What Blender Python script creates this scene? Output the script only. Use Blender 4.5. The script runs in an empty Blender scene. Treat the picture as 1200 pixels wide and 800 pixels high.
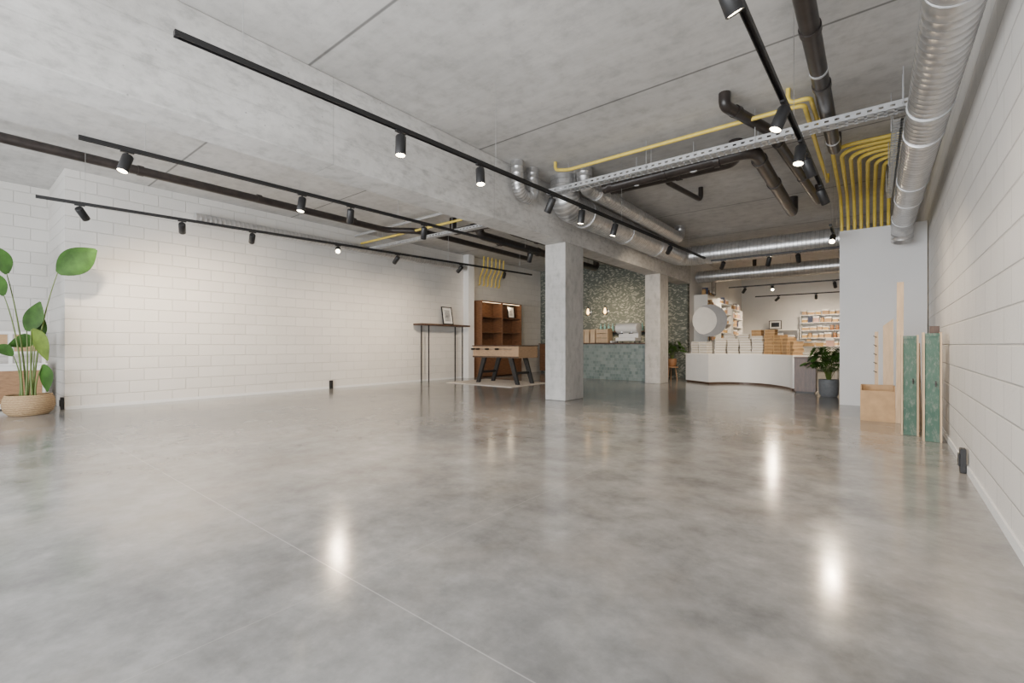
import bpy, bmesh, math, random
from mathutils import Vector, Matrix, Quaternion
random.seed(7)
C = bpy.context.scene.collection
H = 3.72   # ceiling height
HP = H-.002

# ------------------------------------------------------------------ materials
def nt(name):
    m = bpy.data.materials.new(name); m.use_nodes = True
    t = m.node_tree; t.nodes.clear()
    o = t.nodes.new('ShaderNodeOutputMaterial'); p = t.nodes.new('ShaderNodeBsdfPrincipled')
    t.links.new(p.outputs[0], o.inputs[0])
    return m, t, p
def ramp(t, src, stops):
    r = t.nodes.new('ShaderNodeValToRGB')
    e = r.color_ramp.elements
    while len(e) < len(stops): e.new(0.5)
    for i, (p, c) in enumerate(stops):
        e[i].position = p
        e[i].color = (c, c, c, 1) if isinstance(c, (int, float)) else (*c, 1)
    t.links.new(src, r.inputs[0]); return r.outputs[0]
def mixc(t, fac, a, b, mode='MIX'):
    m = t.nodes.new('ShaderNodeMix'); m.data_type = 'RGBA'; m.blend_type = mode
    for s, v in ((0, fac), (6, a), (7, b)):
        if hasattr(v, 'is_output'): t.links.new(v, m.inputs[s])
        else: m.inputs[s].default_value = v if s == 0 else (*v, 1)
    return m.outputs[2]
def noise(t, vec, scale, detail=4, rough=.6):
    n = t.nodes.new('ShaderNodeTexNoise'); n.inputs['Scale'].default_value = scale
    n.inputs['Detail'].default_value = detail; n.inputs['Roughness'].default_value = rough
    if vec is not None: t.links.new(vec, n.inputs['Vector'])
    return n.outputs['Fac']
def bump(t, p, h, strength, dist=.01):
    b = t.nodes.new('ShaderNodeBump'); b.inputs['Strength'].default_value = strength
    b.inputs['Distance'].default_value = dist
    t.links.new(h, b.inputs['Height']); t.links.new(b.outputs[0], p.inputs['Normal'])
def objco(t):
    return t.nodes.new('ShaderNodeTexCoord').outputs['Object']
def mapping(t, v, scale=(1, 1, 1), rot=(0, 0, 0)):
    mp = t.nodes.new('ShaderNodeMapping'); mp.inputs['Scale'].default_value = scale; mp.inputs['Rotation'].default_value = rot
    t.links.new(v, mp.inputs[0]); return mp.outputs[0]
def mathn(t, op, a, b=None):
    m = t.nodes.new('ShaderNodeMath'); m.operation = op
    for i, v in ((0, a), (1, b)):
        if v is None: continue
        if hasattr(v, 'is_output'): t.links.new(v, m.inputs[i])
        else: m.inputs[i].default_value = v
    return m.outputs[0]

def simple(name, col, rough=.5, metal=0., var=.12, scale=6., bmp=0., stretch=None, spec=.5):
    m, t, p = nt(name)
    co = objco(t)
    if stretch: co = mapping(t, co, stretch)
    n = noise(t, co, scale)
    a = tuple(c*(1-var) for c in col); b = tuple(min(1, c*(1+var)) for c in col)
    t.links.new(ramp(t, n, [(.3, a), (.7, b)]), p.inputs['Base Color'])
    p.inputs['Roughness'].default_value = rough; p.inputs['Metallic'].default_value = metal
    p.inputs['Specular IOR Level'].default_value = spec
    if bmp: bump(t, p, n, bmp)
    return m

def block_wall(name, axis, base=(.70, .68, .645), mort=.86):
    m, t, p = nt(name)
    co = objco(t); s = t.nodes.new('ShaderNodeSeparateXYZ'); t.links.new(co, s.inputs[0])
    c = t.nodes.new('ShaderNodeCombineXYZ')
    t.links.new(s.outputs[axis], c.inputs[0]); t.links.new(s.outputs[2], c.inputs[1])
    br = t.nodes.new('ShaderNodeTexBrick')
    t.links.new(c.outputs[0], br.inputs['Vector'])
    br.inputs['Scale'].default_value = 1; br.inputs['Brick Width'].default_value = .4
    br.inputs['Row Height'].default_value = .2; br.inputs['Mortar Size'].default_value = .009
    br.inputs['Mortar Smooth'].default_value = .9
    br.inputs['Color1'].default_value = (*base, 1)
    br.inputs['Color2'].default_value = (*[x*.94 for x in base], 1)
    br.inputs['Mortar'].default_value = (*[x*mort for x in base], 1)
    n = noise(t, co, 1.3); n2 = noise(t, co, 45, 4)
    col = mixc(t, 1.0, br.outputs['Color'], ramp(t, n, [(.3, .94), (.7, 1.0)]), 'MULTIPLY')
    t.links.new(col, p.inputs['Base Color']); p.inputs['Roughness'].default_value = .55
    h = mathn(t, 'SUBTRACT', mathn(t, 'MULTIPLY', n2, .5), br.outputs['Fac'])
    bump(t, p, h, .75, .009)
    return m

def concrete(name, lo, hi, seamsY=(), seamsX=(), stain=.75, stretch=(1, 1, 1), boards=None, mott=.76, fine=6.):
    m, t, p = nt(name)
    co = objco(t)
    v = mapping(t, co, stretch)
    n1 = noise(t, v, .9, 5, .55); n2 = noise(t, v, fine, 7, .65); n3 = noise(t, co, 70, 2)
    n4 = noise(t, mapping(t, co, (.5, 9, 9)), 1.6, 3, .6)
    n5 = noise(t, v, 2.3, 6, .65)
    c1 = ramp(t, n1, [(.3, lo), (.7, hi)])
    c2 = mixc(t, 1.0, c1, ramp(t, n2, [(.30, mott), (.5, .98), (.65, 1.04)]), 'MULTIPLY')
    c2 = mixc(t, 1.0, c2, ramp(t, n4, [(.3, .94), (.6, 1.02)]), 'MULTIPLY')
    c2 = mixc(t, ramp(t, n5, [(.56, 0.), (.72, .28)]), c2, tuple(x*.6 for x in lo))
    vo = t.nodes.new('ShaderNodeTexVoronoi'); vo.inputs['Scale'].default_value = 6
    t.links.new(co, vo.inputs['Vector'])
    last = mixc(t, 1.0, c2, ramp(t, vo.outputs['Distance'], [(.03, stain), (.06, 1.0)]), 'MULTIPLY')
    s = t.nodes.new('ShaderNodeSeparateXYZ'); t.links.new(co, s.inputs[0]); d = None
    for ax, vals in ((1, seamsY), (0, seamsX)):
        for y in vals:
            q = mathn(t, 'ABSOLUTE', mathn(t, 'SUBTRACT', s.outputs[ax], y))
            d = q if d is None else mathn(t, 'MINIMUM', d, q)
    if d is not None:
        last = mixc(t, 1.0, last, ramp(t, d, [(.0, .35), (.010, .45), (.018, 1.0)]), 'MULTIPLY')
    if boards:
        for ax, per, dk in boards:
            f = mathn(t, 'FRACT', mathn(t, 'MULTIPLY', s.outputs[ax], 1/per))
            e = .008/per
            last = mixc(t, 1.0, last, ramp(t, f, [(.0, dk), (e, 1.0), (1-e, 1.0), (1.0, dk)]), 'MULTIPLY')
    t.links.new(last, p.inputs['Base Color']); p.inputs['Roughness'].default_value = .8
    bump(t, p, mathn(t, 'ADD', n2, mathn(t, 'MULTIPLY', n3, .4)), .2, .01)
    return m

def floor_mat():
    m, t, p = nt('polished_concrete')
    co = objco(t)
    n1 = noise(t, co, .6, 5, .55); n2 = noise(t, co, 2.4, 8, .68); n3 = noise(t, co, 26, 4, .7); n5 = noise(t, co, 7, 6, .68)
    c = ramp(t, n1, [(.28, (.195, .193, .189)), (.5, (.25, .248, .243)), (.72, (.31, .307, .30))])
    c = mixc(t, 1.0, c, ramp(t, n2, [(.3, .68), (.48, .95), (.66, 1.18)]), 'MULTIPLY')
    c = mixc(t, 1.0, c, ramp(t, n5, [(.3, .84), (.65, 1.08)]), 'MULTIPLY')
    c = mixc(t, 1.0, c, ramp(t, n3, [(.3, .94), (.7, 1.05)]), 'MULTIPLY')
    nw = noise(t, mapping(t, co, (1, 1, 1), (0, 0, 1.)), 1.1, 6, .6)
    c = mixc(t, ramp(t, nw, [(.50, 0.), (.70, .32)]), c, (.30, .26, .215))
    s = t.nodes.new('ShaderNodeSeparateXYZ'); t.links.new(co, s.inputs[0])
    q = mathn(t, 'ABSOLUTE', mathn(t, 'SUBTRACT', s.outputs[1], 1.1))
    c = mixc(t, ramp(t, q, [(.0, .65), (.0020, .65), (.0032, 0.0)]), c, (.50, .49, .47))
    d = None
    for ax, vals in ((1, (7.25, 3.7)), (0, (-1.75, -6.2))):
        for y in vals:
            q = mathn(t, 'ABSOLUTE', mathn(t, 'SUBTRACT', s.outputs[ax], y))
            d = q if d is None else mathn(t, 'MINIMUM', d, q)
    c = mixc(t, ramp(t, d, [(.0, .4), (.0025, .4), (.0038, 0.0)]), c, (.42, .41, .39))
    t.links.new(c, p.inputs['Base Color'])
    t.links.new(ramp(t, n2, [(.25, .11), (.75, .20)]), p.inputs['Roughness'])
    p.inputs['Specular IOR Level'].default_value = .85
    bump(t, p, n2, .02, .02)
    return m

def wallpaper():
    m, t, p = nt('leafy_wallpaper')
    co = objco(t)
    dn = t.nodes.new('ShaderNodeTexNoise'); dn.inputs['Scale'].default_value = 3
    t.links.new(co, dn.inputs['Vector'])
    w = t.nodes.new('ShaderNodeVectorMath'); w.operation = 'MULTIPLY_ADD'
    t.links.new(dn.outputs['Color'], w.inputs[0]); w.inputs[1].default_value = (.3, 0, .3); t.links.new(co, w.inputs[2])
    fs = []
    for ang, sc in ((.8, 1.), (-.7, 1.1), (.1, .9)):
        v = t.nodes.new('ShaderNodeTexVoronoi'); v.inputs['Scale'].default_value = 7.2*sc
        t.links.new(mapping(t, w.outputs[0], (1, 0.001, 2.4), (0, ang, 0)), v.inputs['Vector'])
        fs.append(ramp(t, v.outputs['Distance'], [(.0, .2), (.05, .95), (.27, .8), (.33, 0.)]))
    f = mathn(t, 'MAXIMUM', mathn(t, 'MAXIMUM', fs[0], mathn(t, 'MULTIPLY', fs[1], .7)), mathn(t, 'MULTIPLY', fs[2], .45))
    c = mixc(t, f, (.105, .122, .108), (.35, .36, .315))
    t.links.new(c, p.inputs['Base Color']); p.inputs['Roughness'].default_value = .75
    return m

def tile_mat():
    m, t, p = nt('glazed_green_tile')
    co = objco(t); s = t.nodes.new('ShaderNodeSeparateXYZ'); t.links.new(co, s.inputs[0])
    c = t.nodes.new('ShaderNodeCombineXYZ'); t.links.new(mathn(t, 'ADD', s.outputs[0], s.outputs[1]), c.inputs[0]); t.links.new(s.outputs[2], c.inputs[1])
    br = t.nodes.new('ShaderNodeTexBrick'); t.links.new(c.outputs[0], br.inputs['Vector'])
    br.inputs['Scale'].default_value = 1; br.inputs['Brick Width'].default_value = .09; br.inputs['Row Height'].default_value = .09
    br.inputs['Mortar Size'].default_value = .004
    br.inputs['Color1'].default_value = (.12, .17, .165, 1); br.inputs['Color2'].default_value = (.23, .28, .27, 1)
    br.inputs['Mortar'].default_value = (.24, .27, .26, 1)
    t.links.new(br.outputs['Color'], p.inputs['Base Color']); p.inputs['Roughness'].default_value = .3
    bump(t, p, mathn(t, 'SUBTRACT', 1.0, br.outputs['Fac']), .4, .004)
    return m

def weave_mat():
    m, t, p = nt('woven_seagrass')
    co = objco(t)
    w = t.nodes.new('ShaderNodeTexWave'); w.bands_direction = 'Z'; w.inputs['Scale'].default_value = 14; w.inputs['Distortion'].default_value = 3
    w.inputs['Detail Scale'].default_value = 4
    t.links.new(co, w.inputs['Vector'])
    t.links.new(ramp(t, w.outputs['Fac'], [(0, (.32, .20, .10)), (1, (.56, .40, .23))]), p.inputs['Base Color'])
    p.inputs['Roughness'].default_value = .8; bump(t, p, w.outputs['Fac'], .6, .015)
    return m

def worn_green():
    m, t, p = nt('worn_green_paint')
    co = objco(t)
    n = noise(t, co, 5, 3, .5); n2 = noise(t, mapping(t, co, (1, 1, .35)), 26, 5, .75)
    c = ramp(t, n, [(.3, (.045, .11, .078)), (.7, (.075, .15, .11))])
    c = mixc(t, ramp(t, n2, [(.50, 0.), (.66, .6)]), c, (.26, .28, .24))
    t.links.new(c, p.inputs['Base Color']); p.inputs['Roughness'].default_value = .6
    return m

def emit(name, col, s):
    m, t, p = nt(name); n = noise(t, objco(t), 3)
    t.links.new(ramp(t, n, [(0, col), (1, tuple(min(1, c*1.02) for c in col))]), p.inputs['Emission Color'])
    p.inputs['Base Color'].default_value = (*col, 1); p.inputs['Emission Strength'].default_value = s
    return m

def glass_mat():
    m, t, p = nt('clear_glass')
    p.inputs['Transmission Weight'].default_value = 1; p.inputs['Roughness'].default_value = .03
    p.inputs['Base Color'].default_value = (.95, .9, .8, 1); return m

M_floor = floor_mat()
M_ceil = concrete('cast_concrete_ceiling', (.47, .462, .445), (.59, .58, .562), seamsY=(-.2, 2.25, 4.7, 7.15, 9.6, 12.05), stain=.8, mott=.80)
M_beam = concrete('cast_concrete_beam', (.50, .49, .47), (.68, .67, .65), stain=.55, stretch=(1, 1.1, 2.4), boards=((1, 2.5, .75), (2, .297, .86)), mott=.70)
M_col = concrete('cast_concrete_column', (.42, .412, .395), (.56, .55, .53), stain=.6, stretch=(1.5, 1.5, .8), mott=.74)
M_wallL = block_wall('painted_block_long', 1)
M_wallR = block_wall('painted_block_side', 1, base=(.71, .695, .67), mort=.80)
M_plaster = simple('white_plaster', (.77, .765, .75), .7, var=.03, scale=2, bmp=.05)
M_part = simple('pale_grey_plaster', (.70, .70, .70), .65, var=.03, scale=1.5, bmp=.05)
M_paper = wallpaper(); M_tile = tile_mat(); M_weave = weave_mat()
M_black = simple('matt_black_metal', (.012, .012, .013), .45, var=.2)
M_pipeB = simple('black_drain_plastic', (.026, .020, .018), .35, var=.45, scale=9)
M_yel = simple('yellow_gas_paint', (.74, .56, .10), .4, var=.10, scale=12)
M_galv = simple('galvanised_steel', (.64, .64, .645), .34, metal=.85, var=.16, scale=9, bmp=.04)
M_galvd = simple('galvanised_seam', (.44, .44, .44), .4, metal=.85, var=.1, scale=9)
M_tray = simple('zinc_cable_tray', (.55, .56, .57), .4, metal=.5, var=.12, scale=10)
M_grayp = simple('grey_plastic_conduit', (.36, .36, .36), .4, var=.1)
M_walnut = simple('walnut_veneer', (.15, .070, .033), .42, var=.4, scale=7, stretch=(1, 1, 8))
M_dkwood = simple('dark_brown_wood', (.075, .04, .025), .4, var=.35, scale=7, stretch=(6, 6, 1))
M_oak = simple('oak_wood', (.33, .19, .10), .5, var=.25, scale=6, stretch=(2, 2, 14))
M_beech = simple('pale_beech_wood', (.43, .28, .165), .5, var=.2, scale=6, stretch=(2, 2, 14))
M_ply = simple('birch_plywood', (.56, .41, .26), .55, var=.14, scale=5, stretch=(6, 6, 1))
M_green = worn_green()
M_white = simple('white_lacquer', (.80, .80, .78), .4, var=.02)
M_counter = simple('off_white_panel', (.72, .73, .73), .5, var=.02)
M_paperw = simple('white_book_cover', (.84, .82, .78), .6, var=.05, scale=11)
M_pages = simple('page_edges', (.56, .51, .43), .8, var=.12, scale=60, stretch=(1, 1, 12))
M_card = simple('kraft_cardboard', (.46, .30, .16), .7, var=.15, scale=8)
M_kraft2 = simple('golden_paper_cover', (.55, .36, .17), .6, var=.15, scale=8)
M_kraftp = simple('brown_carton_side', (.36, .22, .10), .7, var=.15, scale=8)
M_leaf = simple('leaf_green', (.032, .088, .012), .5, var=.45, scale=5, spec=.25)
M_leafy = simple('leaf_yellow_green', (.11, .17, .022), .5, var=.4, scale=5, spec=.3)
M_stem = simple('stem_green', (.10, .15, .03), .5, var=.2)
M_soil = simple('potting_soil', (.05, .035, .025), .95, var=.4, scale=30, bmp=.5)
M_pot = simple('grey_stone_pot', (.14, .15, .16), .6, var=.15, scale=14)
M_terra = simple('brown_ceramic', (.30, .15, .07), .5, var=.15)
M_rug = simple('cream_woven_rug', (.70, .64, .57), .95, var=.12, scale=30, bmp=.4)
M_steel = simple('brushed_steel', (.6, .6, .6), .3, metal=1., var=.08)
M_field = simple('playfield_green', (.10, .26, .12), .5, var=.1)
M_red = simple('red_plastic', (.45, .05, .04), .4); M_blue = simple('blue_plastic', (.04, .09, .35), .4)
M_photo = simple('grey_photo_print', (.42, .42, .42), .5, var=.7, scale=6)
M_grayfab = simple('grey_moon_board', (.25, .26, .28), .6, var=.1)
M_palefab = simple('pale_moon_disc', (.62, .62, .61), .6, var=.06)
M_screen = simple('dark_screen', (.02, .022, .025), .15, var=.2)
M_lens = emit('lamp_lens_glow', (1., .86, .62), 20.)
M_bulb = emit('filament_bulb_glow', (1., .62, .25), 9.)
M_strip = emit('cabinet_light_glow', (1., .75, .45), 3.)
M_glass = glass_mat()
M_pink = simple('dusty_pink_card', (.60, .38, .32), .6); M_teal = simple('teal_card', (.14, .30, .30), .6)
M_navy = simple('navy_card', (.06, .08, .15), .6); M_ochre = simple('ochre_card', (.55, .35, .12), .6)

# ------------------------------------------------------------------ builders
def fillet(pts, rad, n=6):
    pts = [Vector(p) for p in pts]; out = [pts[0]]
    for i in range(1, len(pts)-1):
        a, b, c = pts[i-1], pts[i], pts[i+1]
        r = min(rad, (a-b).length*.49, (c-b).length*.49)
        p0 = b+(a-b).normalized()*r; p2 = b+(c-b).normalized()*r
        for k in range(n+1):
            s = k/n; out.append(p0*(1-s)**2+b*2*s*(1-s)+p2*s*s)
    out.append(pts[-1]); return out
def resample(pts, step):
    out = [pts[0]]
    for a, b in zip(pts, pts[1:]):
        L = (b-a).length; k = max(1, int(round(L/step)))
        for i in range(1, k+1): out.append(a.lerp(b, i/k))
    return out

class B:
    def __init__(s): s.bm = bmesh.new(); s.mi = 0
    def _f(s, vs):
        try:
            f = s.bm.faces.new(vs); f.material_index = s.mi; return f
        except ValueError: return None
    def box(s, x0, y0, z0, x1, y1, z1):
        v = [s.bm.verts.new((x, y, z)) for z in (z0, z1) for x, y in ((x0, y0), (x1, y0), (x1, y1), (x0, y1))]
        for q in ((3, 2, 1, 0), (4, 5, 6, 7), (0, 1, 5, 4), (1, 2, 6, 5), (2, 3, 7, 6), (3, 0, 4, 7)): s._f([v[i] for i in q])
        return s
    def sweep(s, pts, r, seg=12, caps=True, flat=None, mats=None):
        pts = [Vector(p) for p in pts]; n = len(pts); rings = []
        t = (pts[1]-pts[0]).normalized()
        u = t.orthogonal().normalized()
        if abs(t.z) < .9: u = (Vector((0, 0, 1))-t*t.z).normalized()
        for i, p in enumerate(pts):
            tn = ((pts[min(i+1, n-1)]-pts[max(i-1, 0)])).normalized()
            q = t.rotation_difference(tn); u = q @ u; t = tn
            u = (u-t*u.dot(t)).normalized(); w = t.cross(u)
            ri = r[i] if isinstance(r, (list, tuple)) else r
            rings.append([s.bm.verts.new(p+(u*math.cos(2*math.pi*k/seg)+w*math.sin(2*math.pi*k/seg)*(flat or 1))*ri) for k in range(seg)])
        for i, (a, b) in enumerate(zip(rings, rings[1:])):
            if mats: s.mi = mats[i]
            for k in range(seg): s._f([a[k], a[(k+1) % seg], b[(k+1) % seg], b[k]])
        s.mi = 0 if mats else s.mi
        if caps: s._f(rings[0][::-1]); s._f(rings[-1])
        return s
    def cyl(s, p0, p1, r, seg=16, r2=None):
        return s.sweep([p0, p1], [r, r if r2 is None else r2], seg)
    def prism(s, poly, z0, z1):
        a = [s.bm.verts.new((x, y, z0)) for x, y in poly]; b = [s.bm.verts.new((x, y, z1)) for x, y in poly]
        s._f(a[::-1]); s._f(b)
        for i in range(len(poly)):
            j = (i+1) % len(poly); s._f([a[i], a[j], b[j], b[i]])
        return s
    def lathe(s, prof, seg=28, cap0=True, cap1=False):
        rings = [[s.bm.verts.new((r*math.cos(2*math.pi*k/seg), r*math.sin(2*math.pi*k/seg), z)) for k in range(seg)] for r, z in prof]
        for a, b in zip(rings, rings[1:]):
            for k in range(seg): s._f([a[k], a[(k+1) % seg], b[(k+1) % seg], b[k]])
        if cap0: s._f(rings[0][::-1])
        if cap1: s._f(rings[-1])
        return s
    def leaf(s, p0, d, L, W, droop=.3, fold=.15, n=8, side=None):
        p = Vector(p0); d = Vector(d).normalized(); rows = []
        sd = Vector(side).normalized() if side else d.cross(Vector((0, 0, 1)))
        if sd.length < .01: sd = Vector((1, 0, 0))
        sd.normalize()
        for i in range(n+1):
            q = i/n; w = W*.5*math.sin(math.pi*min(1, q*.93+.035)**.8)
            nn = sd.cross(d).normalized()
            rows.append([s.bm.verts.new(p-sd*w+nn*w*fold), s.bm.verts.new(p), s.bm.verts.new(p+sd*w+nn*w*fold)])
            d = (d+Vector((0, 0, -droop/n*1.5))).normalized(); p = p+d*(L/n)
        for a, b in zip(rows, rows[1:]):
            s._f([a[0], a[1], b[1], b[0]]); s._f([a[1], a[2], b[2], b[1]])
        return s
    def obj(s, name, mats, parent=None, label=None, cat=None, group=None, kind=None, loc=None, rot=None, smooth=False, bevel=0, origin=None):
        if origin is not None: bmesh.ops.translate(s.bm, verts=s.bm.verts, vec=-Vector(origin))
        me = bpy.data.meshes.new(name); bmesh.ops.recalc_face_normals(s.bm, faces=s.bm.faces)
        s.bm.to_mesh(me); s.bm.free()
        for m in (mats if isinstance(mats, (list, tuple)) else [mats]): me.materials.append(m)
        if smooth:
            for f in me.polygons: f.use_smooth = True
            try: me.set_sharp_from_angle(angle=math.radians(40))
            except Exception: pass
        o = bpy.data.objects.new(name, me); C.objects.link(o)
        if parent is not None: o.parent = parent
        elif origin is not None: o.location = origin
        if loc is not None: o.location = loc
        if rot is not None: o.rotation_euler = rot
        meta(o, label, cat, group, kind)
        if bevel:
            b = o.modifiers.new('bevel', 'BEVEL'); b.width = bevel; b.segments = 2; b.limit_method = 'ANGLE'
        return o
def meta(o, label=None, cat=None, group=None, kind=None):
    for k, v in (('label', label), ('category', cat), ('group', group), ('kind', kind)):
        if v: o[k] = v
def top(name, label, cat, loc=(0, 0, 0), rz=0, group=None):
    o = bpy.data.objects.new(name, None); o.empty_display_size = .1; C.objects.link(o)
    o.location = loc; o.rotation_euler = (0, 0, rz); meta(o, label, cat, group); return o
def dup(src, loc, rot=None):
    kids = [c for c in bpy.data.objects if c.parent == src]
    n = src.copy(); C.objects.link(n); n.location = loc
    if rot is not None: n.rotation_euler = rot
    for k in kids:
        gk = [c for c in bpy.data.objects if c.parent == k and c.type != 'LIGHT']
        m = k.copy(); m.parent = n; C.objects.link(m)
        for g in gk:
            h = g.copy(); h.parent = m; C.objects.link(h)
    return n

# ------------------------------------------------------------------ room shell
LW, RW0, RW1, BY = -9.76, .50, .74, 14.0
def struct(name, mat, *boxes, label=None):
    b = B()
    for q in boxes: b.box(*q)
    return b.obj(name, mat, kind='structure', label=label)
struct('floor', M_floor, (-12, -3, -.15, 1.2, 21.4, 0))
struct('ceiling', M_ceil, (-12, -3, H, 1.2, 21.4, H+.2))
struct('wall_left', M_wallL, (-11.6, 1.22, 0, LW, BY, H))
struct('wall_recess', M_wallL, (-11.6, -3, 0, -11.35, 1.22, H))
struct('wall_back', M_paper, (LW, BY, 0, -4.4, BY+.2, H))
struct('wall_shop_side', M_plaster, (-4.6, BY+.2, 0, -4.4, 21.1, H))
struct('wall_far', M_plaster, (-4.6, 21.1, 0, 1.1, 21.3, H))
b = B(); b.prism([(RW0-.06, -3), (1.1, -3), (1.1, 21.1), (RW0+.0187*18.1, 21.1)], 0, H)
b.obj('wall_right', M_wallR, kind='structure')
struct('wall_partition', M_part, (-.46, 9.41, 0, .63, 9.56, 2.9))
struct('wall_pilaster', M_plaster, (LW, 9.92, 0, LW+.22, 10.16, H))
def rwx(y): return RW0-.06+(.0187*18.1+.06)*(y+3)/24.1
b = B(); b.prism([(rwx(-2.9)-.012, -2.9), (rwx(-2.9), -2.9), (rwx(9.4), 9.4), (rwx(9.4)-.012, 9.4)], 0, .06)
b.obj('baseboard_right', M_counter, kind='structure')
struct('baseboard_left', M_counter, (LW, 1.23, 0, LW+.012, 9.9, .05))

b = B(); b.box(-4.73, -3, 2.83, -4.30, 13.99, H-.001)
b.obj('concrete_beam', M_beam, label='raw cast concrete ceiling beam resting on two columns', cat='beam', bevel=.012, origin=(-4.5, 5, 2.83))
for (x0, y0, x1, y1) in ((-4.73, 6.93, -4.30, 7.58), (-4.70, 11.5, -4.30, 12.1)):
    b = B(); b.box(x0, y0, 0.001, x1, y1, 2.83)
    b.obj('concrete_column', M_col, label='square raw concrete column holding up the beam', cat='column', group='concrete columns', bevel=.012, origin=((x0+x1)/2, (y0+y1)/2, 0))

# ------------------------------------------------------------------ services
def pipe(name, pts, r, mat, label, cat, bend=.12, ridge=0, collars=(), seg=14, hang=(), group=None, step=.08, part='pipe_collar'):
    o0 = Vector(pts[0]); f = fillet(pts, bend, 8); b = B()
    if ridge:
        f = resample(f, step); P, R, Mt = [f[0]], [r], []
        for i in range(1, len(f)-1):
            t = (f[i+1]-f[i-1]).normalized()
            if (f[i+1]-f[i]).length < .03: continue
            for o_, rr in ((-.004, r), (0, r+ridge), (.004, r)): P.append(f[i]+t*o_); R.append(rr)
            Mt += [0, 1, 1]
        P.append(f[-1]); R.append(r); Mt.append(0)
        b.sweep(P, R, 28, mats=Mt)
        o = b.obj(name, [mat, M_galvd], label=label, cat=cat, smooth=True, origin=o0, group=group)
    else:
        b.sweep(f, r, seg)
        o = b.obj(name, mat, label=label, cat=cat, smooth=True, origin=o0, group=group)
    for p, d in collars:
        p = Vector(p); d = Vector(d).normalized()
        c = B(); c.cyl(p-d*.035, p+d*.035, r*(1.05 if ridge else 1.13), 24); c.obj(part, mat, parent=o, smooth=True, origin=o0)
    for p in hang:
        p = Vector(p); c = B()
        c.cyl((p.x, p.y, p.z+r), (p.x, p.y, HP), .006, 6)
        c.cyl((p.x-.0001, p.y-.015, p.z), (p.x, p.y+.015, p.z), r*1.06, 24)
        c.obj('pipe_hanger', M_tray, parent=o, origin=o0)
    return o
Y, X_, Z_ = (0, 1, 0), (1, 0, 0), (0, 0, 1)
DX = .325
pipe('ventilation_duct', [(DX, -2.9, 2.80), (DX, 9.0, 2.80), (DX, 9.14, 2.58)], .132, M_galv,
     'galvanised spiral ventilation duct running along the white block wall', 'duct', bend=.14, ridge=.002,
     collars=[((DX, y, 2.80), Y) for y in (1.4, 2.9, 3.15, 5.2, 7.4)], hang=[(DX, y, 2.80) for y in (2.2, 4.6, 6.6, 8.5)])
pipe('ventilation_duct', [(-3.95, 6.35, HP), (-3.95, 6.35, 3.27), (-3.95, 12.0, 3.27), (.5, 12.0, 3.27)], .235, M_galv,
     'large galvanised spiral duct bending across below the concrete ceiling', 'duct', bend=.4, ridge=.004,
     collars=[((-3.95, y, 3.27), Y) for y in (7.0, 8.6, 10.2)]+[((x, 12, 3.27), X_) for x in (-3.2, -1.8, -.4)])
pipe('ventilation_duct', [(-3.50, 6.2, HP), (-3.50, 6.2, 3.44), (-3.50, 10.6, 3.44), (-3.50, 10.6, HP)], .12, M_galv,
     'slimmer galvanised spiral duct beside the large duct', 'duct', bend=.2, ridge=.003, collars=[((-3.50, y, 3.44), Y) for y in (6.6, 8.2)])
pipe('ventilation_duct', [(-4.14, 5.34, HP), (-4.14, 5.34, 3.26), (-4.14, 5.72, 3.22), (-4.14, 5.72, HP)], .09, M_galv,
     'short galvanised duct elbow beside the concrete beam', 'duct', bend=.18, ridge=.003)
pipe('ventilation_duct', [(-4.3, 14.6, 3.08), (.7, 14.6, 3.08)], .18, M_galv, 'galvanised spiral duct crossing the shop room', 'duct', ridge=.004, collars=[((x, 14.6, 3.08), X_) for x in (-3, -1.4, 0)])
pipe('ventilation_duct', [(LW+.13, 2.9, 3.3), (LW+.13, 9.85, 3.3)], .09, M_galv, 'thin galvanised duct along the top of the block wall', 'duct', ridge=.002,
     collars=[((LW+.13, y, 3.3), Y) for y in (4.5, 6.5, 8.5)])
bl = 'black plastic drain pipe hung below the concrete ceiling'
pipe('drain_pipe', [(-.40, -2.9, 3.5), (-.40, 7.2, 3.5), (-.40, 7.2, HP)], .07, M_pipeB, bl, 'pipe', bend=.18,
     collars=[((-.4, y, 3.5), Y) for y in (3.1, 4.3, 5.3, 6.3)], hang=[(-.4, y, 3.5) for y in (3.6, 5, 6.8)], group='black drain pipes')
pipe('drain_pipe', [(-1.27, 5.29, HP), (-1.27, 5.29, 3.58), (-.98, 6.2, 3.56), (-.74, 9.3, 3.42), (-.74, 9.3, HP)], .06, M_pipeB, bl, 'pipe', bend=.1,
     collars=[((-1.2, 5.5, 3.578), (.3, .9, 0)), ((-.95, 6.6, 3.54), (.077, 1, 0)), ((-.84, 8, 3.478), (.077, 1, 0))], group='black drain pipes')
pipe('drain_pipe', [(-3.22, 6.3, 3.38), (-1.18, 6.3, 3.42), (-1.18, 9.8, 3.42), (-1.18, 9.8, HP)], .085, M_pipeB, bl, 'pipe', bend=.2,
     collars=[((x, 6.3, 3.4), X_) for x in (-3.1, -2.3, -1.6)]+[((-1.18, y, 3.42), Y) for y in (6.7, 7.8)], hang=[(-2.7, 6.3, 3.39), (-1.9, 6.3, 3.4)], group='black drain pipes')
pipe('drain_pipe', [(-3.25, 6.62, 3.46), (-1.45, 6.62, 3.46), (-1.45, 6.62, HP)], .09, M_pipeB, bl, 'pipe', bend=.18, collars=[((x, 6.62, 3.46), X_) for x in (-3.1, -2.2)], group='black drain pipes')
pipe('drain_pipe', [(-2.55, 7.1, HP), (-2.55, 7.1, 3.55), (-2.35, 8.2, 3.5), (-2.35, 8.2, HP)], .04, M_pipeB, bl, 'pipe', bend=.1, group='black drain pipes')
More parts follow.
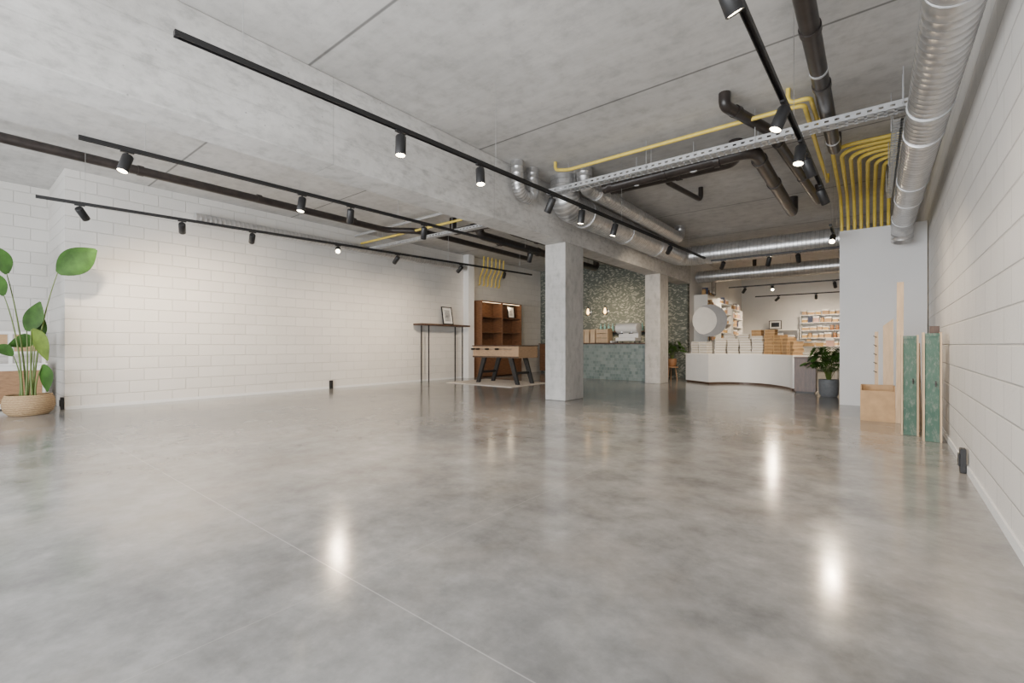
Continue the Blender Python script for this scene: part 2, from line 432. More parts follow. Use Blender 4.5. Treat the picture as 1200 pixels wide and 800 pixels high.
pipe('drain_pipe', [(-8.2, -2.9, 3.5), (-8.2, 6.0, 3.46), (-7.7, 6.5, 3.46), (-7.7, 10.5, 3.44), (-7.7, 10.5, HP)], .065, M_pipeB, bl, 'pipe', bend=.15,
     collars=[((-8.2, y, 3.48), Y) for y in (1.8, 3.4, 5.2)]+[((-7.7, 7.2, 3.46), Y)], group='black drain pipes')
pipe('drain_pipe', [(-7.1, 6.9, HP), (-7.1, 6.9, 3.42), (-5.0, 6.9, 3.42)], .08, M_pipeB, bl, 'pipe', bend=.15, collars=[((-6.5, 6.9, 3.42), X_)], group='black drain pipes')
pipe('drain_pipe', [(-6.7, 7.3, HP), (-6.7, 7.3, 3.38), (-6.7, 12.6, 3.34), (-6.7, 12.6, HP)], .095, M_pipeB, bl, 'pipe', bend=.15, collars=[((-6.7, y, 3.36), Y) for y in (8, 9.5, 11)], group='black drain pipes')
pipe('drain_pipe', [(-6.1, 7.6, HP), (-6.1, 7.6, 3.42), (-6.1, 13.2, 3.4), (-6.1, 13.2, HP)], .075, M_pipeB, bl, 'pipe', bend=.15, collars=[((-6.1, y, 3.41), Y) for y in (8.6, 10.6)], group='black drain pipes')
pipe('drain_pipe', [(-3.0, 16.2, HP), (-3.0, 16.2, 3.2), (.735, 16.2, 3.2)], .06, M_pipeB, bl, 'pipe', collars=[((-1.5, 16.2, 3.2), X_)], hang=[(-2, 16.2, 3.2), (-.8, 16.2, 3.2)], group='black drain pipes')
yl = 'yellow painted gas pipe clipped below the concrete ceiling'
pipe('gas_pipe', [(-3.72, 5.72, HP), (-3.72, 5.72, 3.6), (-3.5, 5.72, 3.55), (-.585, 5.72, 3.55), (-.585, 8.8, 3.58), (-.585, 8.8, HP)], .024, M_yel, yl, 'pipe', bend=.08, group='yellow gas pipes', seg=10)
pipe('gas_pipe', [(-.72, 5.62, HP), (-.72, 5.62, 3.56), (-.52, 5.62, 3.56), (-.52, 6.6, 3.62), (-.52, 6.6, HP)], .022, M_yel, yl, 'pipe', bend=.08, group='yellow gas pipes', seg=10)
for i in range(10):
    x = -.45+.094*i; y = 7.42+.155*i
    pipe('gas_pipe', [(rwx(y)-.003, y, 3.62), (x, y, 3.62), (x-.02, 9.9, 3.60), (x-.02, 10.3, 3.25), (x-.02, 10.3, 2.95)], .026, M_yel, 'yellow gas pipe curving along the ceiling behind the partition', 'pipe', bend=.28+.03*(i % 3), group='yellow gas pipes', seg=10)
pipe('gas_pipe', [(LW+.003, 6.4, 3.46), (-6.3, 6.4, 3.46), (-6.3, 6.4, HP)], .024, M_yel, yl, 'pipe', bend=.08, group='yellow gas pipes', seg=10)
for i in range(6):
    pipe('gas_pipe', [(-9.40, 10.45+.19*i, HP), (-9.42, 10.45+.19*i, 3.35), (LW+.05, 10.6+.19*i, 3.12), (LW+.05, 10.6+.19*i, 2.9), (LW+.003, 10.6+.19*i, 2.88)], .022, M_yel, 'yellow gas pipe dropping from the ceiling to the wall', 'pipe', bend=.10, group='yellow gas pipes', seg=10)
for i in range(2):
    pipe('gas_pipe', [(-5.6+.25*i, 7.4, HP), (-5.6+.25*i, 7.4, 3.5), (-5.6+.25*i, 12.9, 3.5), (-5.6+.25*i, 12.9, HP)], .02, M_yel, yl, 'pipe', bend=.08, group='yellow gas pipes', seg=10)
pipe('conduit', [(-5.2, 6.2, 3.6), (-9.7, 6.2, 3.6)], .03, M_grayp, 'thin grey conduit crossing below the ceiling', 'pipe')

def tray(p0, p1, w, h, label, hangers):
    p0, p1 = Vector(p0), Vector(p1); d = (p1-p0); L = d.length; d.normalize(); s = Vector((-d.y, d.x, 0)); o0 = p0.copy()
    b = B()
    def quadbox(a0, a1, s0, s1, z0, z1):
        v = [b.bm.verts.new(p0+d*a+s*q+Vector((0, 0, z))) for z in (z0, z1) for a, q in ((a0, s0), (a1, s0), (a1, s1), (a0, s1))]
        for q in ((3, 2, 1, 0), (4, 5, 6, 7), (0, 1, 5, 4), (1, 2, 6, 5), (2, 3, 7, 6), (3, 0, 4, 7)): b._f([v[i] for i in q])
    for sg in (-1, 1):
        a, c = sorted((sg*w/2, sg*(w/2-.003)))
        quadbox(0, L, a, c, 0, h*.36); quadbox(0, L, a, c, h*.64, h)
        k = 0.
        while k < L:
            quadbox(k, min(L, k+.05), a, c, h*.36, h*.64); k += .09
    k = 0.
    while k < L:
        quadbox(k, min(L, k+.055), -w/2, w/2, 0, .003); k += .08
    quadbox(0, L, -.012, .012, 0, .003)
    o = b.obj('cable_tray', M_tray, label=label, cat='cable tray', origin=o0, group='perforated cable trays')
    for a in hangers:
        c = B(); q = p0+d*a
        for sg in (-1, 1):
            e = q+s*sg*(w/2+.006); c.cyl((e.x, e.y, e.z), (e.x, e.y, HP), .004, 6)
        c.obj('hanger_rod', M_tray, parent=o, origin=o0)
    cb = B()
    for j in range(3):
        sg = (-.25+.25*j)*w
        cb.sweep([p0+d*.05+s*sg+Vector((0, 0, .012)), p0+d*(L-.05)+s*sg+Vector((0, 0, .012))], .008, 6)
    cb.obj('cable', M_grayp, parent=o, origin=o0)
tray((-3.98, 5.95, 3.33), (.34, 5.95, 3.33), .16, .075, 'perforated zinc cable tray crossing below the concrete ceiling', (.4, 1.6, 2.9, 4.2))
tray((.22, 6.1, 3.30), (.22, 9.3, 3.30), .15, .07, 'perforated zinc cable tray running beside the spiral duct', (.3, 1.5, 2.8))
tray((-9.6, 6.55, 3.30), (-4.9, 6.55, 3.26), .12, .06, 'perforated zinc cable tray between block wall and beam', (.4, 1.6, 2.9, 4.2))

# ------------------------------------------------------------------ light tracks + spotlights
def ltrack(p0, p1, wires):
    p0, p1 = Vector(p0), Vector(p1); d = (p1-p0).normalized(); L = (p1-p0).length
    s = Vector((-d.y, d.x, 0)); o = top('lighting_track', 'slim black lighting track hung on thin wires', 'light track', p0, group='black lighting tracks')
    b = B()
    for a0, a1, z0, z1 in ((-.018, .018, .014, .018), (-.018, -.012, -.018, .018), (.012, .018, -.018, .018)):
        v = [b.bm.verts.new(d*a+s*q+Vector((0, 0, z))) for z in (z0, z1) for a, q in ((0, a0), (L, a0), (L, a1), (0, a1))]
        for q in ((3, 2, 1, 0), (4, 5, 6, 7), (0, 1, 5, 4), (1, 2, 6, 5), (2, 3, 7, 6), (3, 0, 4, 7)): b._f([v[i] for i in q])
    b.obj('track_rail', M_black, parent=o)
    for e in (0, L-.02):
        c = B(); q = d*e; c.cyl(q, q+d*.02, .021, 4); c.obj('end_cap', M_black, parent=o)
    for w in wires:
        q = d*(w*L); c = B(); c.cyl(q+Vector((0, 0, .018)), (q.x, q.y, HP-p0.z-q.z), .0025, 5); c.obj('suspension_wire', M_steel, parent=o)
    return p0, p1
TRK = {
 1: ltrack((-3.167, .85, 2.8), (-2.76, 9.9, 2.8), (.04, .3, .6, .9)),
 2: ltrack((-5.40, .76, 2.8), (-5.10, 7.3, 2.8), (.07, .5, .93)),
 3: ltrack((-7.96, .74, 2.8), (-6.90, 9.5, 2.8), (.05, .35, .7, .95)),
 4: ltrack((-.62, -.4, 2.8), (-.46, 6.9, 2.8), (.3, .65, .96)),
 5: ltrack((-2.74, 10.3, 2.8), (-.3, 10.3, 2.8), (.1, .9)),
 6: ltrack((-3.6, 15.5, 2.8), (.3, 15.5, 2.8), (.1, .9)),
 7: ltrack((-.52, 8.35, 2.8), (-.52, 9.3, 2.8), (.1, .9)),
 8: ltrack((-3.4, 18.5, 2.75), (.3, 18.5, 2.75), (.1, .9)),
}
def make_spot(kind):
    o = top('track_spotlight', 'black cylindrical spotlight clipped to a lighting track', 'spotlight', (0, 0, -50), group='black track spotlights')
    b = B(); b.box(-.05, -.014, -.034, .05, .014, -.0185); b.cyl((0, 0, -.034), (0, 0, -.075), .009, 8); b.obj('track_adapter', M_black, parent=o)
    h = B(); R = .044
    h.lathe([(R*.55, .03), (R*.9, .026), (R, .018), (R, -.145), (R*.95, -.148), (R*.9, -.146), (R*.88, -.140)], 24, cap0=True)
    ho = h.obj('lamp_housing', M_black, parent=o, loc=(0, 0, -.085), smooth=True)
    l = B(); l.lathe([(R*.0001, -.142), (R*.88, -.1405)], 24, cap0=False, cap1=False); l.obj('lamp_lens', M_lens, parent=ho)
    return o
SP = make_spot(0)
first = [True]
def lampdata(w, ang):
    L = bpy.data.lights.new('spot_beam', 'SPOT'); L.energy = w; L.spot_size = math.radians(ang); L.spot_blend = 1.0
    L.shadow_soft_size = .05; L.color = (1., .80, .58); return L
LD = {}
def spot(t, f, aim, w=70, ang=75):
    p0, p1 = TRK[t]; p = p0.lerp(p1, f); d = (p1-p0)
    if first[0]: o = SP; first[0] = False
    else: o = dup(SP, p)
    o.location = p; o.rotation_euler = (0, 0, math.atan2(d.y, d.x))
    for k in [c for c in bpy.data.objects if c.parent == o]:
        if k.name.startswith('lamp_housing'):
            q = Vector(aim).normalized().to_track_quat('-Z', 'Y')
            k.rotation_mode = 'QUATERNION'; k.rotation_quaternion = Quaternion((0, 0, 1), -o.rotation_euler[2]) @ q
            if w:
                key = (w, ang)
                if key not in LD: LD[key] = lampdata(w, ang)
                lo = bpy.data.objects.new('spot_beam', LD[key]); C.objects.link(lo); lo.parent = k; lo.location = (0, 0, -.155)
for f, a, w in ((.172, (.1, -.1, -1), 110), (.275, (.2, -.15, -1), 110), (.408, (-.6, .1, -1), 110), (.48, (-.1, -.05, -1), 100), (.578, (-.2, -.15, -1), 100), (.8, (-.75, 1, -.5), 300)):  # last head is an extra one, added to brighten the papered wall
    spot(1, f, a, w, 80)
for f, a, w in ((.05, (.2, -.3, -1), 90), (.295, (.1, -.2, -1), 100), (.39, (-.6, .3, -1), 100), (.57, (-.5, .3, -1), 90), (.955, (-.5, .3, -1), 90)):
    spot(2, f, a, w, 80)
for f, a, w, an in ((.044, (-1, .85, -.95), 420, 96), (.165, (-1, .3, -.62), 130, 110), (.268, (-1, .3, -.62), 150, 110), (.424, (1, -.6, -.62), 110, 76), (.56, (-1, .1, -.68), 230, 96), (.74, (-1, .1, -.68), 330, 92), (.89, (-.9, .8, -.55), 170, 100)):
    spot(3, f, a, w, an)
for f, a, w in ((.372, (.35, .6, -1.2), 90), (.585, (-.35, -.25, -1), 90), (.70, (-.1, -.3, -1), 90), (.75, (.35, .5, -1.2), 110), (.90, (.4, .6, -1.1), 110)):
    spot(4, f, a, w, 120)
for f, a, w in ((.1, (-.6, 1, -.8), 160), (.45, (-.3, .5, -1), 140), (.65, (0, .9, -.8), 140), (.93, (0, .8, -.9), 120)):
    spot(5, f, a, w, 90)
for f, a, w in ((.12, (-.7, .8, -.8), 260), (.31, (.2, -1, -.7), 150), (.7, (.1, .8, -.9), 260)):
    spot(6, f, a, w, 100)
spot(7, .55, (-.05, -.9, -.7), 120)
for f, a, w in ((.2, (-.9, .4, -.8), 280), (.5, (-.1, 1, -.7), 320), (.8, (.1, 1, -.9), 280)):
    spot(8, f, a, w, 105)

# ------------------------------------------------------------------ wall sockets at floor level
def socket(loc, rz):
    o = top('floor_socket_box', 'small black socket box at the foot of the wall', 'socket', loc, rz, group='black socket boxes')
    b = B(); b.box(-.04, -.035, .001, .04, 0, .19); b.obj('socket_body', M_black, parent=o, bevel=.004)
    b = B(); b.box(-.03, -.045, .05, .03, -.035, .15); b.obj('socket_cover', M_black, parent=o, bevel=.003)
socket((rwx(5.0)-.014, 5.0, 0), -math.pi/2)
socket((LW+.014, 5.6, 0), math.pi/2)
socket((-9.85, 1.215, 0), 0)

# ------------------------------------------------------------------ table football + rug
b = B(); b.box(-8.85, 8.35, .001, -6.65, 9.95, .014)
b.obj('rug', M_rug, label='thin cream rug under the table football', cat='rug', origin=(-7.75, 9.2, 0), bevel=.004)
ft = top('foosball_table', 'pale wooden table football with black splayed legs', 'football table', (-7.55, 9.2, .0145))
Lx, Ly = .76, .40
b = B()
b.box(-Lx, -Ly, .66, Lx, -Ly+.035, .95); b.box(-Lx, Ly-.035, .66, Lx, Ly, .95)
b.box(-Lx, -Ly+.035, .66, -Lx+.09, Ly-.035, .95); b.box(Lx-.09, -Ly+.035, .66, Lx, Ly-.035, .95)
b.box(-Lx+.09, -Ly+.035, .66, Lx-.09, Ly-.035, .70)
b.obj('table_body', M_beech, parent=ft, bevel=.006)
b = B(); b.box(-Lx+.09, -Ly+.035, .7005, Lx-.09, Ly-.035, .79); b.obj('playfield', M_field, parent=ft)
b = B()
for s in (-1, 1): b.box(-Lx-.01, s*Ly-.03, .9505, Lx+.01, s*Ly+.03, .975)
for s in (-1, 1): b.box(s*(Lx-.05)-.055, -Ly+.0305, .9505, s*(Lx-.05)+.055, Ly-.0305, .975)
b.obj('top_rim', M_dkwood, parent=ft, bevel=.004)
b = B()
for s in (-1, 1): b.box(-Lx-.004, s*Ly-.004, .66, Lx+.004, s*Ly+.004, .70)
b.obj('base_trim', M_dkwood, parent=ft)
for sx in (-1, 1):
    for sy in (-1, 1):
        b = B(); x0, x1, y = sx*.44, sx*.66, sy*.30
        v = [b.bm.verts.new(p) for p in ((x1-.05, y-.035, 0), (x1+.05, y-.035, 0), (x1+.05, y+.035, 0), (x1-.05, y+.035, 0), (x0-.065, y-.035, .66), (x0+.065, y-.035, .66), (x0+.065, y+.035, .66), (x0-.065, y+.035, .66))]
        for q in ((3, 2, 1, 0), (4, 5, 6, 7), (0, 1, 5, 4), (1, 2, 6, 5), (2, 3, 7, 6), (3, 0, 4, 7)): b._f([v[i] for i in q])
        b.obj('leg', M_black, parent=ft, bevel=.005)
    b = B(); b.box(sx*.56-.03, -.265, .25, sx*.56+.03, .265, .31); b.obj('leg_crossbar', M_black, parent=ft, bevel=.004)
def player(mat):
    b = B(); b.sweep([(0, 0, -.075), (0, 0, -.06), (0, 0, .01), (0, 0, .03), (0, 0, .036)], [.012, .010, .016, .014, .006], 8)
    b.sweep([(0, 0, .034), (0, 0, .042), (0, 0, .056), (0, 0, .064)], [.006, .012, .012, .004], 8); return b
pm = {}
for i in range(8):
    x = -.56+i*.16; team = (0, 0, 1, 0, 1, 0, 1, 1)[i]; cnt = (1, 2, 3, 5, 5, 3, 2, 1)[i]; sd = -1 if team == 0 else 1
    b = B(); b.cyl((x, -.56, .88), (x, .56, .88), .011, 8); rod = b.obj('rod', M_steel, parent=ft)
    b = B(); b.sweep([(x, sd*.54, .88), (x, sd*.57, .88), (x, sd*.66, .88), (x, sd*.68, .88)], [.020, .026, .022, .012], 10); b.obj('handle', M_black, parent=rod, smooth=True)
    for k in range(cnt):
        if team not in pm:
            o = player(team).obj('player_figure', M_red if team else M_blue, parent=rod, smooth=True); pm[team] = o
        else:
            o = pm[team].copy(); o.parent = rod; C.objects.link(o)
        o.location = (x, (k-(cnt-1)/2)*.13, .90)

# ------------------------------------------------------------------ tall console + frame
cs = top('console_table', 'tall narrow dark console table on thin black legs', 'table', (LW+.2, 8.9, 0))
b = B(); b.box(-.18, -.92, 1.53, .18, .92, 1.575); b.obj('table_top', M_dkwood, parent=cs, bevel=.004)
for sx, sy in ((-.15, -.66), (-.15, .62), (.15, -.66), (.15, .62)):
    b = B(); b.box(sx-.012, sy-.012, .001, sx+.012, sy+.012, 1.53); b.obj('leg', M_black, parent=cs)
def frame(name, w, h, loc, rot, label, art=M_photo, fr=M_black, t=.02, cat='picture frame', bw=.03, group=None):
    o = top(name, label, cat, loc, group=group); o.rotation_euler = rot
    b = B()
    b.box(-w/2, 0, 0, -w/2+bw, t, h); b.box(w/2-bw, 0, 0, w/2, t, h); b.box(-w/2+bw, 0, 0, w/2-bw, t, bw); b.box(-w/2+bw, 0, h-bw, w/2-bw, t, h)
    b.obj('frame_border', fr, parent=o)
    b = B(); b.box(-w/2+bw, t*.4, bw, w/2-bw, t*.9, h-bw); b.obj('mat_board', M_white, parent=o)
    m = min(w, h)*.17
    b = B(); b.box(-w/2+bw+m, t*.3, bw+m, w/2-bw-m, t*.39, h-bw-m); b.obj('print', art, parent=o)
    return o
frame('picture_frame', .40, .52, (LW+.24, 9.08, 1.578), (math.radians(-10), 0, math.pi/2), 'framed grey photograph leaning on the tall console')

# ------------------------------------------------------------------ walnut wall cabinet
cb = top('wall_cabinet', 'walnut cabinet with open shelves above closed doors', 'cabinet', (LW+.003, 11.28, 0))
W2, D, HH = 1.0, .42, 2.36
b = B(); b.box(0, -W2, .001, .02, W2, HH)
b.box(.02, -W2, .001, D, -W2+.035, HH); b.box(.02, W2-.035, .001, D, W2, HH); b.box(.02, -W2+.035, HH-.035, D, W2-.035, HH)
b.box(.02, -.018, .93, D-.01, .018, HH-.035); b.box(.02, -W2+.035, .9, D, W2-.035, .93); b.box(.02, -W2+.035, .03, D-.03, W2-.035, .06)
b.obj('cabinet_body', M_walnut, parent=cb, bevel=.003)
for z in (1.38, 1.85):
    for y0, y1 in ((-W2+.035, -.018), (.018, W2-.035)):
        b = B(); b.box(.02, y0, z, D-.04, y1, z+.025); b.obj('shelf', M_walnut, parent=cb)
for y0, y1 in ((-W2+.08, -.06), (.06, W2-.08)):
    b = B(); b.box(D-.05, y0, HH-.045, D-.03, y1, HH-.0355); b.obj('light_strip', M_strip, parent=cb)
    L = bpy.data.lights.new('cabinet_glow', 'POINT'); L.energy = 3; L.color = (1, .78, .5); L.shadow_soft_size = .05
    lo = bpy.data.objects.new('cabinet_glow', L); C.objects.link(lo); lo.parent = cb; lo.location = (D-.06, (y0+y1)/2, HH-.12)
for i in range(4):
    wd = (2*W2-.074)/4; y0 = -W2+.037+i*wd; b = B(); b.box(D-.028, y0, .062, D-.004, y0+wd-.004, .898); dr = b.obj('door', M_walnut, parent=cb, bevel=.003)
    b = B(); b.box(D-.004, y0+.22, .74, D+.012, y0+.26, .78); b.obj('door_knob', M_black, parent=dr)
frame('picture_frame', .36, .40, (LW+.33, 11.85, 1.876), (math.radians(-6), 0, math.pi/2), 'small black framed print standing on the cabinet shelf', bw=.035)
sb = top('sideboard', 'low dark brown wooden sideboard against the papered wall', 'cabinet', (-8.75, 13.72, 0))
b = B(); b.box(-.7, -.22, .08, .7, .22, 1.02); b.obj('sideboard_body', M_walnut, parent=sb, bevel=.004)
b = B(); b.box(-.73, -.25, 1.0205, .73, .24, 1.05); b.obj('sideboard_top', M_dkwood, parent=sb, bevel=.004)
for i in range(3):
    b = B(); b.box(-.68+i*.46, -.24, .12, -.24+i*.46, -.2205, .98); d_ = b.obj('door', M_walnut, parent=sb, bevel=.003)
    b = B(); b.cyl((-.30+i*.46, -.24, .6), (-.30+i*.46, -.262, .6), .012, 10); b.obj('door_knob', M_black, parent=d_)
for x in (-.62, .62):
    for y in (-.17, .17):
        b = B(); b.cyl((x, y, .001), (x, y, .08), .015, 8, .022); b.obj('leg', M_black, parent=sb)

# ------------------------------------------------------------------ green tiled bar counter and things on it
bc = top('bar_counter', 'bar counter clad in glazed green tiles', 'counter', (-6.2, 12.35, 0))
b = B(); b.box(-1.3, -.33, .001, 1.33, .33, 1.02); b.obj('counter_body', M_tile, parent=bc, bevel=.004)
b = B(); b.box(-1.34, -.37, 1.0205, 1.37, .37, 1.06); b.obj('countertop', M_dkwood, parent=bc, bevel=.004)
em = top('espresso_machine', 'compact rounded white espresso machine on the bar counter', 'coffee machine', (-5.55, 12.38, 1.0605))
b = B(); b.box(-.30, -.22, .05, .30, .22, .14); b.box(-.30, -.02, .14, .30, .22, .36)
b.sweep([(-.32, 0, .42), (.32, 0, .42)], .15, 20, flat=1.5); b.obj('machine_body', M_white, parent=em, bevel=.012)
b = B(); b.box(-.27, -.215, .1405, .27, -.03, .15); b.obj('drip_tray', M_steel, parent=em)
for x in (-.15, .15):
    b = B(); b.cyl((x, -.12, .33), (x, -.12, .29), .035, 16); g_ = b.obj('group_head', M_steel, parent=em)
    b = B(); b.cyl((x, -.12, .29), (x, -.12, .26), .032, 16); b.cyl((x, -.15, .278), (x, -.30, .26), .012, 8, .015); b.obj('portafilter', M_black, parent=g_)
for x in (-.26, .26):
    for y in (-.17, .17):
        b = B(); b.cyl((x, y, 0), (x, y, .05), .02, 8); b.obj('foot', M_black, parent=em)
cp = None
for i in range(4):
    loc = (-6.0+i*.0, 12.2+i*.11, 1.0605)
    if cp is None:
        b = B(); b.lathe([(.022, 0), (.036, .02), (.042, .06), (.038, .06), (.032, .02), (.01, .008)], 16)
        b.sweep(fillet([(.038, 0, .05), (.062, 0, .048), (.058, 0, .018), (.034, 0, .016)], .012, 3), .004, 5)
        cp = b.obj('coffee_cup', M_white, label='white coffee cup standing on the bar counter', cat='cup', group='cups on the bar counter', smooth=True, loc=loc)
    else: dup(cp, loc)
def bag_mesh(w, d, h):
    b = B(); n = [(-w/2, -d/2), (w/2, -d/2), (w/2, d/2), (-w/2, d/2)]
    lv = [(1, 1, 0), (1, 1, h*.6), (.98, .55, h*.85), (.98, .12, h), (.98, .10, h*1.08)]; R = []
    for sx, sy, z in lv: R.append([b.bm.verts.new((x*sx, y*sy, z)) for x, y in n])
    for a, c in zip(R, R[1:]):
        for k in range(4): b._f([a[k], a[(k+1) % 4], c[(k+1) % 4], c[k]])
    b._f(R[0][::-1]); b._f(R[-1]); return b
bg = None
for i, (x, y, z) in enumerate(((-7.02, 12.3, 1.0605), (-6.84, 12.28, 1.0605), (-6.66, 12.3, 1.0605), (-6.93, 12.5, 1.0605), (-6.72, 12.5, 1.0605))):
    if bg is None: bg = bag_mesh(.15, .10, .38).obj('coffee_bag', M_ply, label='kraft paper coffee bag with folded top', cat='bag', group='coffee bags on the bar counter', loc=(x, y, z), bevel=.003)
    else: dup(bg, (x, y, z), (0, 0, .2*i))
def crate(loc, w, d, h, label, rz=0):
    o = top('wooden_crate', label, 'crate', loc, rz)
    b = B()
    for sx in (-1, 1): b.box(sx*w/2-.012, -d/2, .002, sx*w/2+.012, d/2, h)
    b.box(-w/2+.012, -d/2, .002, w/2-.012, d/2, .014); b.obj('crate_frame', M_ply, parent=o)
    for sy in (-1, 1):
        for k in range(3):
            c = B(); z = .02+k*(h-.02)/3; c.box(-w/2-.012, sy*(d/2+.006)-.006, z, w/2+.012, sy*(d/2+.006)+.006, z+(h-.02)/3-.02); c.obj('slat', M_ply, parent=o)
crate((-6.32, 12.38, 1.0605), .36, .28, .42, 'small pale slatted wooden crate on the bar counter')
sh = top('wall_shelf', 'thin black wall shelf on the leafy wallpaper', 'shelf', (-6.4, 13.86, 1.42))
b = B(); b.box(-1.0, -.13, 0, 1.0, .13, .025); b.obj('shelf_board', M_dkwood, parent=sh)
for x in (-.8, .8):
    b = B(); b.box(x-.01, -.1, -.03, x+.01, .13, -.0005); b.box(x-.01, .115, -.16, x+.01, .13, -.03); b.obj('shelf_bracket', M_black, parent=sh)
bt = None
for i in range(12):
    loc = (-7.2+i*.145, 13.86, 1.4455)
    if bt is None:
        b = B(); b.lathe([(.03, 0), (.036, .01), (.036, .15), (.013, .2), (.013, .26)], 14, cap1=True)
        bt = b.obj('bottle', M_teal, label='slim green bottle standing on the wall shelf', cat='bottle', group='bottles on the wall shelf', smooth=True, loc=loc)
    else: dup(bt, loc)
for i, (x, y) in enumerate(((-6.85, 12.35), (-6.28, 12.35))):
    o = top('pendant_lamp', 'clear glass globe pendant with warm filament bulb', 'pendant lamp', (x, y, 2.0), group='glass pendant lamps')
    b = B(); b.cyl((0, 0, .16), (0, 0, HP-2.0), .004, 6); b.obj('cord', M_black, parent=o)
    b = B(); b.cyl((0, 0, .09), (0, 0, .16), .022, 12); b.obj('lamp_socket', M_black, parent=o)
    b = B(); b.lathe([(.02, -.11)]+[(.115*math.sin(a), -.115*math.cos(a)) for a in [math.pi*k/12 for k in range(1, 11)]]+[(.03, .11)], 24, cap0=True); b.obj('glass_shade', M_glass, parent=o, smooth=True)
    b = B(); b.lathe([(.004, -.055), (.025, -.035), (.03, -.01), (.018, .04), (.014, .09)], 16); b.obj('bulb', M_bulb, parent=o, smooth=True)
    L = bpy.data.lights.new('pendant_glow', 'SPOT'); L.energy = 70; L.color = (1, .78, .52); L.shadow_soft_size = .03; L.spot_size = math.radians(120); L.spot_blend = 1
    lo = bpy.data.objects.new('pendant_glow', L); C.objects.link(lo); lo.parent = o; lo.location = (0, .14, 0); lo.rotation_euler = (math.radians(80), 0, 0)

# ------------------------------------------------------------------ curved white shop counter
cc = top('shop_counter', 'low white shop counter with concave curved front', 'counter', (-2.6, 12.8, 0))
front = [(-4.05, 12.75), (-3.32, 12.22)]
ctrl = [(-3.28, 12.28), (-3.1, 12.5), (-2.85, 12.68), (-2.55, 12.76), (-2.25, 12.70), (-1.95, 12.50), (-1.7, 12.2), (-1.5, 11.86), (-1.40, 11.58)]
arc = []
for i in range(len(ctrl)-1):
    p0 = ctrl[max(0, i-1)]; p1 = ctrl[i]; p2 = ctrl[i+1]; p3 = ctrl[min(len(ctrl)-1, i+2)]
    for k in range(4):
        s = k/4
        arc.append(tuple(.5*(2*p1[j]+(p2[j]-p0[j])*s+(2*p0[j]-5*p1[j]+4*p2[j]-p3[j])*s*s+(3*p1[j]-p0[j]-3*p2[j]+p3[j])*s**3) for j in (0, 1)))
arc.append(ctrl[-1])
def offs(poly): return [(x+2.6, y-12.8) for x, y in poly]
body = front+arc+[(-1.02, 11.72), (-1.2, 12.3), (-1.6, 12.9), (-2.1, 13.3), (-2.6, 13.45), (-3.3, 13.4), (-4.0, 13.3)]
b = B(); b.prism(offs(body), .05, .74); b.obj('counter_body', M_counter, parent=cc, smooth=True)
b = B(); b.prism([(x*.985, y+.03) for x, y in offs(body)], .001, .05); b.obj('plinth', M_dkwood, parent=cc)
b = B(); b.prism([(x*1.005, y) for x, y in offs(body)], .7405, .77); b.obj('countertop', M_white, parent=cc)
bb = top('wooden_block_stand', 'dark brown wooden display block beside the white counter', 'display stand', (-1.13, 11.38, 0))
b = B(); b.box(-.19, -.2, .03, .19, .1, .72); b.obj('block_body', M_dkwood, parent=bb, bevel=.004)
b = B(); b.box(-.2, -.21, .7205, .2, .11, .75); b.obj('block_top', M_dkwood, parent=bb, bevel=.004)
b = B(); b.box(-.16, -.17, .001, .16, .08, .03); b.obj('plinth', M_black, parent=bb)

def book(w, d, t, cov, pg, label, group, name='book', cat='book'):
    b = B(); b.mi = 0
    b.box(-w/2, -d/2, 0, w/2, d/2, .010); b.box(-w/2, -d/2, t-.010, w/2, d/2, t); b.box(-w/2, -d/2, .010, -w/2+.008, d/2, t-.010)
    b.mi = 1; b.box(-w/2+.008, -d/2+.012, .010, w/2-.012, d/2-.012, t-.010)
    return b.obj(name, [cov, pg], label=label, cat=cat, group=group)
bw = book(.26, .21, .062, M_paperw, M_pages, 'white hardcover book lying in a stack', 'stacked white books on the counter')
bk = book(.24, .22, .075, M_kraft2, M_kraftp, 'golden brown paper-covered box book lying in a stack', 'stacked brown books on the counter')
usedb = set()
def stack(src, x, y, n, t, rz, z0=.7705):
    for i in range(n):
        r = (0, 0, rz+random.uniform(-.08, .08))
        l = (x+random.uniform(-.008, .008), y+random.uniform(-.008, .008), z0+i*(t+.002))
        if src.name in usedb: dup(src, l, r)
        else: usedb.add(src.name); src.location = l; src.rotation_euler = r
for i, (x, y) in enumerate([(-3.76, 12.86), (-3.49, 12.62), (-3.18, 12.78), (-2.88, 12.90), (-2.58, 12.92), (-2.28, 12.88)]): stack(bw, x, y, (5, 5, 6, 6, 6, 7)[i], .062, (-.5, -.5, .4, .15, 0, -.2)[i])
for i, (x, y) in enumerate([(-1.97, 12.70), (-1.74, 12.48), (-1.54, 12.20), (-1.36, 11.90)]): stack(bk, x, y, (6, 6, 5, 4)[i], .075, (-.5, -.8, -1.0, -1.2)[i])
for i, (x, y) in enumerate([(-3.02, 13.2), (-2.70, 13.25)]): stack(bw, x, y, (8, 8)[i], .062, 0)
for i, (x, y) in enumerate([(-2.36, 13.22), (-2.03, 13.07)]): stack(bk, x, y, (8, 8)[i], .075, -.2)
mo = top('moon_display', 'round pale disc board with grey crescent on a slim stand', 'display stand', (-3.55, 13.20, .7705), rz=.35)
def flat(poly, y0, y1, cz):
    b = B(); f1 = [b.bm.verts.new((x, y0, z+cz)) for x, z in poly]; f2 = [b.bm.verts.new((x, y1, z+cz)) for x, z in poly]
    b._f(f1); b._f(f2[::-1])
    for i in range(len(poly)):
        j = (i+1) % len(poly); b._f([f1[i], f2[i], f2[j], f1[j]])
    return b
R = .44
outer = [(R*math.cos(math.radians(a)), R*math.sin(math.radians(a))) for a in range(-125, 126, 10)]
